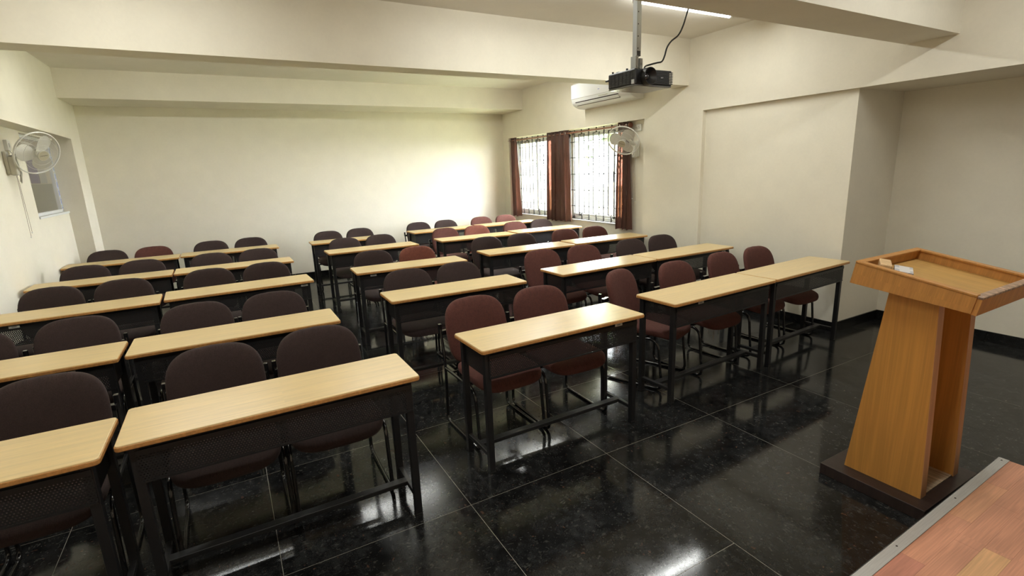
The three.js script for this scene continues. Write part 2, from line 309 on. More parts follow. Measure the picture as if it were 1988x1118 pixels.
// ------------------------------------------------------------------ desks
const DW = 1.169, DD = 0.376, DH = 0.76;
function ringShape(w, d, r, inset) {
  const rr = (s, w, d, r) => { const x = w / 2, y = d / 2; s.moveTo(-x + r, -y); s.lineTo(x - r, -y); s.absarc(x - r, -y + r, r, -Math.PI / 2, 0); s.lineTo(x, y - r); s.absarc(x - r, y - r, r, 0, Math.PI / 2); s.lineTo(-x + r, y); s.absarc(-x + r, y - r, r, Math.PI / 2, Math.PI); s.lineTo(-x, -y + r); s.absarc(-x + r, -y + r, r, Math.PI, 1.5 * Math.PI); };
  const s = new THREE.Shape(); rr(s, w, d, r);
  if (inset) { const h = new THREE.Path(); rr(h, w - 2 * inset, d - 2 * inset, Math.max(0.002, r - inset)); s.holes.push(h); }
  return s;
}
const DG = (() => {
  const lx = DW / 2 - 0.05, zf = DD / 2 - 0.058, zr = -DD / 2 + 0.033, q = 0.0175, g = {};
  const top = new THREE.ExtrudeGeometry(ringShape(DW - 0.012, DD - 0.012, 0.014), { depth: 0.012, bevelEnabled: true, bevelThickness: 0.003, bevelSize: 0.003, bevelSegments: 2, curveSegments: 5 });
  g.top = metreUV(top.rotateX(-Math.PI / 2).translate(0, DH - 0.015, 0));
  const band = new THREE.ExtrudeGeometry(ringShape(DW - 0.008, DD - 0.008, 0.016, 0.012), { depth: 0.011, bevelEnabled: true, bevelThickness: 0.004, bevelSize: 0.004, bevelSegments: 3, curveSegments: 5 });
  g.band = metreUV(band.rotateX(-Math.PI / 2).translate(0, DH - 0.0195, 0));
  g.board = box(-DW / 2 + 0.012, DW / 2 - 0.012, DH - 0.023, DH - 0.012, -DD / 2 + 0.012, DD / 2 - 0.012);
  g.leg = rbox(-q, q, 0.008, DH - 0.023, -q, q, 0.003, 1);
  g.foot = rbox(-q - 0.001, q + 0.001, 0, 0.012, -q - 0.001, q + 0.001, 0.003, 1);
  g.front = box(-lx + 0.004, lx + 0.004 + 0.008, 0.578, 0.708, zf + q + 0.002, zf + q + 0.0035);
  g.frontLip = [box(-lx + 0.004, lx + 0.012, 0.69, 0.712, zf + q + 0.0035, zf + q + 0.006), box(-lx + 0.004, lx + 0.012, 0.574, 0.582, zf + q - 0.006, zf + q + 0.006), box(-lx + 0.004, lx + 0.012, 0.704, 0.708, zf + q - 0.012, zf + q + 0.006)];
  g.side = box(-0.00075, 0.00075, 0.578, 0.715, zr + q, zf - q);
  g.rails = [rbox(-lx, lx, 0.7, DH - 0.023, zf - 0.012, zf + 0.012, 0.003, 1), rbox(-lx, lx, 0.7, DH - 0.023, zr - 0.012, zr + 0.012, 0.003, 1), rbox(-lx - 0.012, -lx + 0.012, 0.715, DH - 0.023, zr, zf, 0.003, 1), rbox(lx - 0.012, lx + 0.012, 0.715, DH - 0.023, zr, zf, 0.003, 1)];
  g.sideBar = rbox(-0.0125, 0.0125, 0.095, 0.12, zr + q - 0.002, zf - q + 0.002, 0.003, 1);
  g.stretcher = rbox(-lx + 0.008, lx - 0.008, 0.097, 0.122, -0.0325, 0.0125, 0.003, 1);
  g.sticker = (() => { const s = new THREE.PlaneGeometry(0.06, 0.017); return s; })();
  return Object.assign(g, { lx, zf, zr, q });
})();
for (const k of ['rails', 'frontLip']) DG[k] = join(DG[k]);
function makeDesk(label, x, z, turn, stickers = []) {
  const t = thing('school_desk', label, 'desk', [x, 0, z], turn, 'classroom desks in rows');
  part('top_panel', DG.top, M.beech, t); part('edge_band', DG.band, M.beechEdge, t); part('core_board', DG.board, M.beechEdge, t);
  for (const sx of [-1, 1]) for (const zz of [DG.zf, DG.zr]) {
    const l = part('leg', DG.leg, M.blackPaint, t); l.position.set(sx * DG.lx, 0, zz); part('foot_cap', DG.foot, M.rubber, l);
  }
  for (const sx of [-1, 1]) { part('side_panel', DG.side, M.perforated, t).position.x = sx * DG.lx; part('side_bar', DG.sideBar, M.worn, t).position.x = sx * DG.lx; }
  part('top_rails', DG.rails, M.blackPaint, t);
  const fp = part('perforated_panel', DG.front, M.perforated, t); part('panel_fold', DG.frontLip, M.blackPaint, fp);
  part('stretcher', DG.stretcher, M.worn, t);
  for (const sx of stickers) { const s = part('sticker', DG.sticker, M.sticker, t); s.position.set(sx, 0.716, DG.zf + DG.q + 0.0072); s.rotation.x = -0.12; s.userData.label = 'small white inventory sticker'; }
  return t;
}
const ROWS = ['front', 'second', 'third', 'fourth', 'back'];
const deg = Math.PI / 180;
// [x, z, turn in degrees, sticker offsets] for rows 1 to 5 of each file of desks
const FILES = {
  La: ['left-wall', [[-1.085, -2.306, -0.7, []], [-1.205, -3.555, -0.2, [0.36]], [-1.138, -5.0, 1.6, [-0.3]], [-1.144, -6.42, 0.7, []], [-1.163, -7.825, 0.4, []]]],
  Lb: ['left-aisle', [[0.11, -2.363, 0.1, []], [-0.012, -3.573, -0.2, [0.36]], [0.048, -5.096, 2.0, [0.5]], [0.036, -6.444, 0.6, []], [0.016, -7.89, 0.4, [-0.42]]]],
  M: ['middle', [[1.66, -2.491, 0.7, [0.39]], [1.583, -3.826, -1.4, []], [1.629, -5.138, -2.0, [-0.42]], [1.637, -6.7, 0.4, []], [1.612, -7.837, -1.5, []]]],
  Ra: ['right-aisle', [[3.136, -2.565, 2.4, [-0.28]], [3.12, -3.842, 1.3, []], [3.13, -5.244, -2.6, []], [3.15, -6.714, -2.6, []], [3.17, -8.015, 0.3, []]]],
  Rb: ['window-side', [[4.318, -2.625, 3.2, []], [4.304, -3.864, 0.6, [0.45]], [4.345, -5.25, -1.4, []], [4.38, -6.748, -1.4, []], [4.4, -8.03, 0.0, []]]],
};
for (const [place, list] of Object.values(FILES)) list.forEach(([x, z, a, st], i) => {
  const lab = place === 'middle' ? `${ROWS[i]}-row single beech-topped desk in the middle file` : place.startsWith('left')
    ? `${ROWS[i]}-row beech-topped desk in the left block, ${place === 'left-wall' ? 'towards the left wall' : 'beside the aisle'}`
    : `${ROWS[i]}-row beech-topped desk in the right block, ${place === 'window-side' ? 'nearest the window wall' : 'next to the middle file'}`;
  makeDesk(lab, x, z, a * deg, st);
});

// ------------------------------------------------------------------ chairs
function superell(a, b, c, e1, e2, nu, nv, warp) {   // rounded cushion: a, b half sizes of the outline, c half thickness (z)
  const pos = [], uv = [], idx = [], sp = (t, e) => Math.sign(t) * Math.pow(Math.abs(t), e);
  for (let j = 0; j <= nv; j++) for (let i = 0; i <= nu; i++) {
    const u = (i / nu) * 2 * Math.PI, v = -Math.PI / 2 + (j / nv) * Math.PI, cv = sp(Math.cos(v), e1);
    const p = warp(a * cv * sp(Math.cos(u), e2), b * cv * sp(Math.sin(u), e2), c * sp(Math.sin(v), e1 * 1.1)); pos.push(...p); uv.push(p[0], p[1] + p[2]);
  }
  for (let j = 0; j < nv; j++) for (let i = 0; i < nu; i++) { const k = j * (nu + 1) + i; idx.push(k, k + 1, k + nu + 2, k, k + nu + 2, k + nu + 1); }
  const g = new THREE.BufferGeometry(); g.setAttribute('position', new THREE.Float32BufferAttribute(pos, 3)); g.setAttribute('uv', new THREE.Float32BufferAttribute(uv, 2)); g.setIndex(idx); g.computeVertexNormals();
  return g;
}
const CG = (() => {
  const g = {};
  g.back = superell(0.226, 0.207, 0.036, 0.55, 0.5, 44, 16, (x, y, z) => {
    const t = y / 0.207, w = 1 - 0.05 * t * t - 0.035 * Math.max(0, -t), yy = y + 0.012 * (1 - (x / 0.226) ** 2) * Math.max(0, t);
    return [x * w, 0.632 + yy, -0.222 - 0.24 * yy + 0.028 * (x / 0.226) ** 2 - 0.012 * t * t + z];
  });
  g.seat = superell(0.232, 0.232, 0.036, 0.5, 0.46, 44, 14, (x, y, z) => {
    const t = -y / 0.232, front = Math.max(0, t);                  // y of the outline runs to the rear
    return [x * (1 - 0.05 * Math.max(0, -t)), 0.438 + z - 0.035 * front ** 3 + 0.006 * (x / 0.232) ** 2, 0.08 + t * 0.235];
  });
  const sideFrame = (s) => {
    const x = s * 0.236, r = 0.0105;
    return [bentTube([V(x, 0.69, -0.292), V(x, 0.43, -0.232), V(x, r, -0.256), V(x, r, 0.245), V(x * 1.0, 0.397, 0.205), V(x, 0.397, -0.228)], [0.12, 0.055, 0.05, 0.075], r, 72, 8)];
  };
  g.side = [-1, 1].map((s) => join(sideFrame(s)));
  g.cross = [rod(V(-0.236, 0.397, -0.14), V(0.236, 0.397, -0.14), 0.009), rod(V(-0.236, 0.395, 0.10), V(0.236, 0.395, 0.10), 0.009)].map((q) => q);
  g.bracket = [-1, 1].map((s) => join([rbox(s * 0.236 - 0.0115, s * 0.236 + 0.0115, 0.63, 0.695, -0.303, -0.276, 0.004, 1), rbox(Math.min(s * 0.15, s * 0.236), Math.max(s * 0.15, s * 0.236), 0.625, 0.655, -0.285, -0.25, 0.004, 1)]));
  g.wrap = [[-0.05, 0.15, 0.10], [0.0, 0.17, 0.16], [0.03, 0.16, 0.07], [0.05, 0.18, 0.12]].map(([x, z, len], i) => { const p = []; for (let k = 0; k < 6; k++) p.push(V(x + 0.012 * Math.sin(k * 1.9 + i), 0.405 - len * k / 5, z + 0.01 * Math.cos(k * 2.3 + i))); return smoothTube(p, 0.0022 + 0.0012 * (i % 2), 16, 4); });
  return g;
})();
function makeChair(label, x, z, turn, clothM, wrap) {
  const t = thing('upholstered_chair', label, 'chair', [x, 0, z], turn, 'upholstered classroom chairs');
  part('seat', CG.seat, clothM, t); part('backrest', CG.back, clothM, t);
  for (const k of [0, 1]) { const f = part('side_frame', CG.side[k], M.tubeBlack, t); part('back_bracket', CG.bracket[k], M.tubeBlack, f); part('cross_bar', CG.cross[k], M.tubeBlack, t); }
  if (wrap) for (const w of CG.wrap) part('torn_wrapping', w, M.film, t).userData.label = 'shred of clear wrapping hanging under the seat';
  return t;
}
// x and backrest-top z per row: [x, z, turn, cloth, wrapping]
const D = 'clothDark', R = 'clothRed', O = 'clothOrange';
const CHAIRS = {
  L: [[[-1.29, -2.90, 0, D], [-0.79, -2.89, 0, D], [-0.146, -2.921, 1, D], [0.33, -2.933, -1, D]],
    [[-1.385, -4.05, 0, D], [-0.90, -4.12, 0, D], [-0.263, -4.071, 0, D], [0.213, -4.089, 1, D]],
    [[-1.27, -5.551, 0, D], [-0.785, -5.565, 0, D], [-0.184, -5.633, 0, D], [0.319, -5.641, 1, D]],
    [[-1.312, -6.78, 0, D], [-0.825, -6.859, 0, D], [-0.189, -6.84, 0, D], [0.298, -6.848, 0, D]],
    [[-1.30, -8.16, 0, D], [-0.816, -8.15, 0, R], [-0.202, -8.242, 0, D], [0.265, -8.22, -2, D]]],
  M: [[[1.354, -3.032, 1, R], [1.84, -3.009, -1, R]], [[1.329, -4.305, 0, D, 1], [1.80, -4.321, 0, D]], [[1.40, -5.652, 0, D], [1.865, -5.606, 0, O]], [[1.391, -7.064, 0, D], [1.866, -7.129, 0, D]], [[1.343, -8.191, 0, D, 1], [1.821, -8.254, 0, D]]],
  R: [[[2.775, -3.12, 21, R], [3.325, -3.08, 4, R, 1], [3.96, -3.106, 5, R], [4.46, -3.077, 2, R]],
    [[2.76, -4.416, 0, R], [3.30, -4.376, 0, R], [3.94, -4.364, 0, D], [4.45, -4.384, 0, D]],
    [[2.86, -5.782, 0, D], [3.335, -5.743, 0, D], [3.97, -5.723, 0, R], [4.45, -5.69, 0, R]],
    [[2.86, -7.173, 0, R], [3.395, -7.131, 0, O], [3.984, -7.116, 0, R], [4.54, -7.107, 0, D]],
    [[2.9, -8.392, 0, D], [3.40, -8.378, 0, D], [4.052, -8.396, 0, R], [4.56, -8.38, 0, R]]],
};
const ORD = ['leftmost', 'second', 'third', 'rightmost'];
for (const [b, rows] of Object.entries(CHAIRS)) rows.forEach((row, i) => row.forEach(([x, zt, a, cm, wrap], k) => {
  const fa = b === 'M' ? 'M' : b + (k < 2 ? 'a' : 'b'), dz = FILES[fa][1][i][1], col = cm === D ? 'dark maroon' : cm === R ? 'maroon' : 'rust brown';
  const K = 1.0242, dx = FILES[fa][1][i][0] - 0.3 * Math.sin(FILES[fa][1][i][2] * deg), mate = row[k ^ 1][0] * K;          // keep neighbours clear of each other and of the desk legs
  let X = x * K, z = Math.min(zt * K + 0.283, dz - 0.297);
  if (a < 10) {
    const other = Math.abs(row[k ^ 1][2]) > 10 ? X : mate, half = Math.min(0.258, Math.max(0.252, Math.abs(X - other) / 2)), lim = 0.26 - half;
    if (other === X) X = Math.max(dx - 0.258, Math.min(dx + 0.258, X));
    else X = dx + Math.max(-lim, Math.min(lim, (X + other) / 2 - dx)) + (k & 1 ? half : -half);
  }
  const lab = b === 'M' ? `${col} cushioned chair, ${k ? 'right' : 'left'} of two at the ${ROWS[i]}-row middle desk`
    : `${col} cushioned chair, ${ORD[k]}${k === 1 || k === 2 ? ' from left' : ''} of four in the ${b === 'L' ? 'left' : 'right'} block's ${ROWS[i]} row`;
  makeChair(lab, X, z, a * deg, M[cm], wrap);
}));

// ------------------------------------------------------------------ stage platform
{
  const st = structGroup('floor_stage', 'low stage platform with reddish wood strip flooring and aluminium edge', 'stage');
  st.position.set(3.296, 0, -0.842); st.rotation.y = 1.31 * deg;
  const x0 = -4.8, D0 = 2.5, H = 0.15;
  part('base', box(x0, -0.004, 0, H - 0.012, 0.004, D0), M.darkPlinth, st);
  part('edge_trim', [rbox(x0, 0, H - 0.035, H + 0.003, 0, 0.004, 0.001, 1), rbox(x0, 0, H, H + 0.003, 0, 0.045, 0.001, 1)], M.aluminium, st);
  for (let i = 0; i < 8; i++) part('screw', new THREE.CylinderGeometry(0.004, 0.004, 0.002, 10).translate(-0.03 - i * 0.55, H + 0.0035, 0.022), M.darkSlot, st);
  const rest = [];
  let z = 0.045, row = 0;
  while (z < D0 - 0.01) {
    const w = 0.082; let x = 0.0, first = true;
    while (x > x0 + 0.02) {
      const len = first ? 0.12 + rnd() * 0.28 : 0.26 + rnd() * 0.2, xa = Math.max(x0, x - len), g = rbox(xa + 0.0002, x - 0.0002, H - 0.012, H, z + 0.00015, z + w - 0.00015, 0.0003, 1);
      const m = M.strips[Math.floor(rnd() * rnd() * 5)]; first = false;
      if (x > -2.1 && z < 1.2) part('floor_strip', g, m, st); else rest.push(g);
      x = xa;
    }
    z += w; row++;
  }
  const r = part('floor_strips', rest, M.strips[0], st); r.userData.kind = 'stuff';
}

// ------------------------------------------------------------------ lectern
{
  const t = thing('lectern', 'tall wooden lectern with slanted tray top on dark plinth', 'lectern', [2.93, 0, -1.13]);
  const X = (x) => x - 2.93, Z = (z) => z + 1.13;
  part('plinth', rbox(X(2.65), X(3.215), 0, 0.06, Z(-1.37), Z(-0.885), 0.003), M.darkPlinth, t);
  part('floor_board', box(X(2.79), X(3.08), 0.06, 0.066, Z(-1.26), Z(-0.945)), M.rawBoard, t);
  const panel = (xa, xb) => {   // tapering side board
    const s = new THREE.Shape(); s.moveTo(Z(-1.29), 0.06); s.lineTo(Z(-0.94), 0.06); s.lineTo(Z(-0.985), 1.03); s.lineTo(Z(-1.185), 1.075); s.closePath();
    const g = new THREE.ExtrudeGeometry(s, { depth: xb - xa, bevelEnabled: false }).rotateY(-Math.PI / 2).translate(X(xb), 0, 0);
    return metreUV(g);
  };
  const sp = [];
  for (const [a, b] of [[2.735, 2.79], [3.08, 3.133]]) { const p = part('side_panel', panel(a, b), M.veneer, t); part('front_edge', (() => { const s = new THREE.Shape(); s.moveTo(Z(-0.94), 0.06); s.lineTo(Z(-0.9385), 0.06); s.lineTo(Z(-0.9835), 1.03); s.lineTo(Z(-0.985), 1.03); s.closePath(); return metreUV(new THREE.ExtrudeGeometry(s, { depth: b - a - 0.001, bevelEnabled: false }).rotateY(-Math.PI / 2).translate(X(b) - 0.0005, 0, 0)); })(), M.veneerEdge, p); sp.push(p); }
  const bk = part('back_panel', (() => { const s = new THREE.Shape(); s.moveTo(Z(-1.28), 0.062); s.lineTo(Z(-1.262), 0.062); s.lineTo(Z(-1.158), 1.06); s.lineTo(Z(-1.176), 1.064); s.closePath(); return metreUV(new THREE.ExtrudeGeometry(s, { depth: 0.288, bevelEnabled: false }).rotateY(-Math.PI / 2).translate(X(3.079), 0, 0)); })(), M.veneer, t);
  // tray: rim around a slanted board, deeper at the rear
  const tr = part('tray_board', metreUV(new THREE.BoxGeometry(0.565, 0.016, 0.45)), M.veneerTop, t);
  const pitch = Math.atan2(1.195 - 1.115, 1.303 - 0.83);
  const rim = (name, pts, y0a, y0b) => pts;
  tr.rotation.x = pitch; tr.position.set(0, 1.096, Z(-1.072));
  // rims as bars in the tilted tray's own axes (x right, y up from board, z towards the speaker)
  const half = 0.24, hw = 0.299, ht = 0.058;
  const wedge = (xa, xb) => { const s = new THREE.Shape(); s.moveTo(-half, -0.052); s.lineTo(half, -0.022); s.lineTo(half, 0.05); s.lineTo(-half, 0.05); s.closePath(); return metreUV(new THREE.ExtrudeGeometry(s, { depth: xb - xa, bevelEnabled: false }).rotateY(-Math.PI / 2).translate(xb, 0, 0)); };
  part('side_rim', wedge(-hw, -hw + 0.02), M.veneerRim, tr); part('side_rim', wedge(hw - 0.02, hw), M.veneerRim, tr);
  part('rear_rim', box(-hw + 0.02, hw - 0.02, -0.052, 0.05, -half, -half + 0.02), M.veneerRim, tr);
  part('front_rim', box(-hw + 0.006, hw, -0.026, 0.045, half - 0.004, half + 0.018), M.veneerRim, tr);
  const lip = (x0, x1, z0, z1) => rbox(x0, x1, 0.05, 0.062, z0, z1, 0.004, 2);
  part('rim_moulding', [lip(-hw - 0.003, -hw + 0.03, -half, half), lip(hw - 0.03, hw + 0.003, -half, half), lip(-hw, hw, -half - 0.003, -half + 0.03)], M.veneerRim, tr);
  part('worn_front_edge', rbox(-hw + 0.004, hw, 0.045, 0.057, half - 0.012, half + 0.02, 0.004, 2), std({ map: veneer(170, 140, 116, [4, 4], 0.5), roughness: 0.4 }), tr);
}
// things lying in the tray: a duster and a small carton
const TP = Math.atan2(0.08, 0.473), onTray = (x, z) => { const c = Math.cos(TP), s = Math.sin(TP), lz = z; return [2.93 + x, 1.096 - s * lz + c * 0.008, -1.072 + c * lz + s * 0.008]; };
{
  const t = thing('board_duster', 'wooden board duster lying in the lectern tray', 'duster', onTray(-0.205, -0.155)); t.rotation.set(TP, 0.5, 0, 'XYZ');
  part('felt', rbox(-0.055, 0.055, 0, 0.02, -0.028, 0.028, 0.003), std({ color: L(0.55, 0.5, 0.42), roughness: 0.95 }), t);
  part('handle', rbox(-0.06, 0.06, 0.02, 0.062, -0.024, 0.024, 0.006), std({ map: veneer(212, 176, 128, [5, 5]), roughness: 0.5 }), t);
}
{
  const t = thing('chalk_box', 'small white carton with dark print in the lectern tray', 'box', onTray(-0.205, -0.075)); t.rotation.set(TP, 0.45, 0, 'XYZ');
  const pr = texture(64, 32, (u, v, x, y) => { const on = y > 9 && y < 24 && x > 8 && x < 54 && ((x * 3 + y * 5) % 11 < 4); return on ? [120, 120, 130] : [214, 210, 206]; }, true, [9, 14]);
  part('carton', rbox(-0.055, 0.055, 0, 0.052, -0.036, 0.036, 0.002), std({ map: pr, roughness: 0.5 }), t);
  part('flap', rbox(0.0555, 0.0575, 0.004, 0.05, -0.034, 0.034, 0.0008), std({ color: L(0.12, 0.11, 0.12), roughness: 0.6 }), t);
}

// ------------------------------------------------------------------ projector on its ceiling pole
{
  const px = 2.455, py = 2.163, pz = -2.625, w = 0.318, d = 0.248, h = 0.098;
  const t = thing('projector', 'black projector hanging upside down from the ceiling pole', 'projector', [px, py, pz], 0.02);
  part('body', rbox(-w / 2, w / 2, 0.004, h, -d / 2, d / 2, 0.01, 3), M.blackPlastic, t);
  part('lid', rbox(-w / 2 + 0.002, w / 2 - 0.002, -0.004, 0.006, -d / 2 + 0.002, d / 2 - 0.002, 0.004, 2), M.blackGloss, t);
  for (let i = 0; i < 9; i++) { const y = 0.014 + i * 0.0088; part('front_rib', rbox(-w / 2 + 0.012, w / 2 - 0.036, y, y + 0.005, d / 2 - 0.002, d / 2 + 0.003, 0.001, 1), M.blackPlastic, t); }
  for (let i = 0; i < 9; i++) { const y = 0.014 + i * 0.0088; part('side_slat', rbox(-w / 2 - 0.003, -w / 2 + 0.002, y, y + 0.004, -d / 2 + 0.02, d / 2 - 0.02, 0.001, 1), M.blackPlastic, t); }
  for (let i = 0; i < 6; i++) part('side_divider', box(-w / 2 - 0.0035, -w / 2, 0.012, h - 0.012, -d / 2 + 0.03 + i * 0.034, -d / 2 + 0.034 + i * 0.034), M.blackPlastic, t);
  for (let i = 0; i < 8; i++) { const y = 0.016 + i * 0.0095; part('vent_fin', rbox(w / 2 - 0.03, w / 2 + 0.004, y, y + 0.0045, d / 2 - 0.02, d / 2 + 0.003, 0.001, 1), M.blackPlastic, t); }
  part('vent_grille', box(w / 2 - 0.026, w / 2 - 0.012, 0.014, h - 0.014, d / 2 - 0.001, d / 2 + 0.0008), M.creamPlastic, t);
  const lens = [], lp = [[0.0, 0.0], [0.02, 0.001], [0.022, 0.006], [0.026, 0.012], [0.048, 0.036], [0.051, 0.038], [0.052, 0.034], [0.052, -0.01]];
  const lz = part('lens_hood', new THREE.LatheGeometry(lp.map(([r, y]) => new THREE.Vector2(r, y)), 40).rotateX(Math.PI / 2).translate(-0.068, 0.05, d / 2 + 0.004), M.blackPlastic, t);
  part('lens_glass', new THREE.SphereGeometry(0.03, 24, 10, 0, Math.PI * 2, 0, 0.7).rotateX(Math.PI / 2).translate(-0.068, 0.05, d / 2 - 0.012), M.lens, lz);
  const cv = document.createElement('canvas'); cv.width = 128; cv.height = 48; const c2 = cv.getContext('2d'); c2.fillStyle = '#0c0c0c'; c2.fillRect(0, 0, 128, 48); c2.fillStyle = '#d8d8d8'; c2.font = 'italic bold 38px sans-serif'; c2.textAlign = 'center'; c2.fillText('acer', 64, 36);
  const tx = new THREE.CanvasTexture(cv); tx.colorSpace = THREE.SRGBColorSpace;
  part('badge', new THREE.PlaneGeometry(0.034, 0.012).translate(0.065, 0.052, d / 2 + 0.0036), std({ map: tx, roughness: 0.4 }), t);
  part('corner_tab', rbox(-w / 2 - 0.004, -w / 2 + 0.004, 0.008, 0.034, d / 2 - 0.03, d / 2 - 0.008, 0.001, 1), M.galv, t);
  for (const z of [-0.1, 0.03]) part('foot_knob', rod(V(-w / 2 + 0.02, h, z), V(-w / 2 + 0.02, h + 0.012, z), 0.007, 10), M.blackPlastic, t);
  part('rear_knob', rod(V(-w / 2, 0.06, -d / 2 + 0.004), V(-w / 2, 0.06, -d / 2 - 0.02), 0.006, 10), M.blackPlastic, t);

  const mx = px - 0.032, mz = pz - 0.0, m = thing('projector_mount', 'grey drilled steel pole and bracket holding the projector', 'mount', [mx, py + h, mz], 0.02);
  const top = HC - py - h;
  const pole = part('pole', [rbox(-0.018, 0.018, 0.095, top, -0.018, -0.015, 0.001, 1), rbox(-0.018, -0.015, 0.095, top, -0.018, 0.02, 0.001, 1), rbox(0.015, 0.018, 0.095, top, -0.018, 0.02, 0.001, 1), rbox(-0.018, 0.018, 0.125, top, 0.017, 0.02, 0.001, 1)], M.galv, m);
  for (let y = 0.14; y < top - 0.05; y += 0.07) part('bolt_hole', new THREE.CylinderGeometry(0.004, 0.004, 0.001, 10).rotateX(Math.PI / 2).translate(-0.008, y, 0.0206), M.darkSlot, pole);
  part('bracket', [rbox(-0.029, -0.004, 0, 0.095, -0.022, 0.024, 0.002, 1), rbox(0.004, 0.03, 0, 0.082, -0.022, 0.026, 0.002, 1), rbox(-0.02, 0.02, 0, 0.06, -0.02, 0.01, 0.002, 1)], M.galv, m);
  for (const [bx, by, bz] of [[-0.017, 0.07, 0.0245], [-0.017, 0.035, 0.0245], [0.017, 0.05, 0.0265]]) part('bolt', new THREE.CylinderGeometry(0.006, 0.006, 0.005, 8).rotateX(Math.PI / 2).translate(bx, by, bz), M.steel, m);
  part('arm', rbox(-0.11, 0.02, 0.001, 0.008, -0.07, -0.045, 0.002, 1), M.galv, m); part('arm', rbox(-0.02, 0.115, 0.001, 0.008, 0.03, 0.055, 0.002, 1), M.galv, m); part('arm', rbox(-0.02, 0.02, 0.001, 0.008, -0.08, 0.06, 0.002, 1), M.galv, m);
  part('ceiling_plate', rbox(-0.06, 0.06, top - 0.006, top, -0.06, 0.06, 0.002, 1), M.galv, m);
}
// hanging cable
{
  solid('projector_cable', smoothTube([[2.462, 2.275, -2.60], [2.49, 2.300, -2.615], [2.54, 2.315, -2.62], [2.604, 2.331, -2.63], [2.66, 2.345, -2.64], [2.692, 2.381, -2.65], [2.723, 2.439, -2.66], [2.77, 2.483, -2.67], [2.846, 2.53, -2.68], [2.897, 2.594, -2.69], [2.943, 2.685, -2.70], [2.993, 2.776, -2.71], [3.043, 2.887, -2.72], [3.10, 3.092, -2.73]].map((p) => V(...p)), 0.0055, 80, 8), M.rubber, 'black cable hanging between the ceiling and the projector', 'cable');
}

// ------------------------------------------------------------------ air conditioner
{
  const z0 = -6.56, z1 = -5.3, t = thing('air_conditioner', 'white split air conditioner on the wall above the windows', 'air conditioner', [XR, 2.54, (z0 + z1) / 2]);
  const len = z1 - z0, prof = new THREE.Shape();   // profile in (-x, y)
  prof.moveTo(0, 0); prof.lineTo(0, 0.35); prof.lineTo(-0.20, 0.345); prof.quadraticCurveTo(-0.24, 0.335, -0.245, 0.31); prof.lineTo(-0.25, 0.12); prof.lineTo(-0.24, 0.085); prof.quadraticCurveTo(-0.215, 0.02, -0.10, 0.0); prof.closePath();
  const ext = (s, a, b) => metreUV(new THREE.ExtrudeGeometry(s, { depth: b - a, bevelEnabled: true, bevelSize: 0.006, bevelThickness: 0.012, bevelSegments: 3, curveSegments: 10 }).translate(0, 0, a));
  part('body', ext(prof, -len / 2 + 0.012, len / 2 - 0.012), M.acWhite, t);
  part('front_panel', rbox(-0.262, -0.25, 0.125, 0.325, -len / 2 + 0.004, len / 2 - 0.004, 0.005, 2), M.acWhite, t);
  const vent = (u, v, name, m) => { const g = rbox(-0.008, 0.008, -0.003, 0.003, -len / 2 + 0.09, len / 2 - 0.22, 0.001, 1); const o = part(name, g, m, t); o.position.set(-u, v, 0); o.rotation.z = -0.62; return o; };
  vent(0.242, 0.075, 'air_slot', M.darkSlot); vent(0.212, 0.034, 'air_slot', M.darkSlot); 
  const lv = part('louver', rbox(-0.02, 0.02, -0.003, 0.003, -len / 2 + 0.09, len / 2 - 0.22, 0.002, 1), M.acWhite, t); lv.position.set(-0.232, 0.05, 0); lv.rotation.z = -0.9;
  const cv = document.createElement('canvas'); cv.width = 128; cv.height = 48; const c2 = cv.getContext('2d'); c2.fillStyle = '#f2f2f2'; c2.fillRect(0, 0, 128, 48); c2.fillStyle = '#2b3fae'; c2.font = 'bold 40px sans-serif'; c2.textAlign = 'center'; c2.fillText('ooo', 64, 34);
  const tx = new THREE.CanvasTexture(cv); tx.colorSpace = THREE.SRGBColorSpace;
  part('badge', new THREE.PlaneGeometry(0.07, 0.026).rotateY(-Math.PI / 2).translate(-0.2635, 0.19, 0.02), std({ map: tx, roughness: 0.3 }), t).userData.label = 'small blue maker badge';
  part('display_strip', rbox(-0.253, -0.246, 0.095, 0.118, 0.0, 0.2, 0.002, 1), M.creamPlastic, t);
}

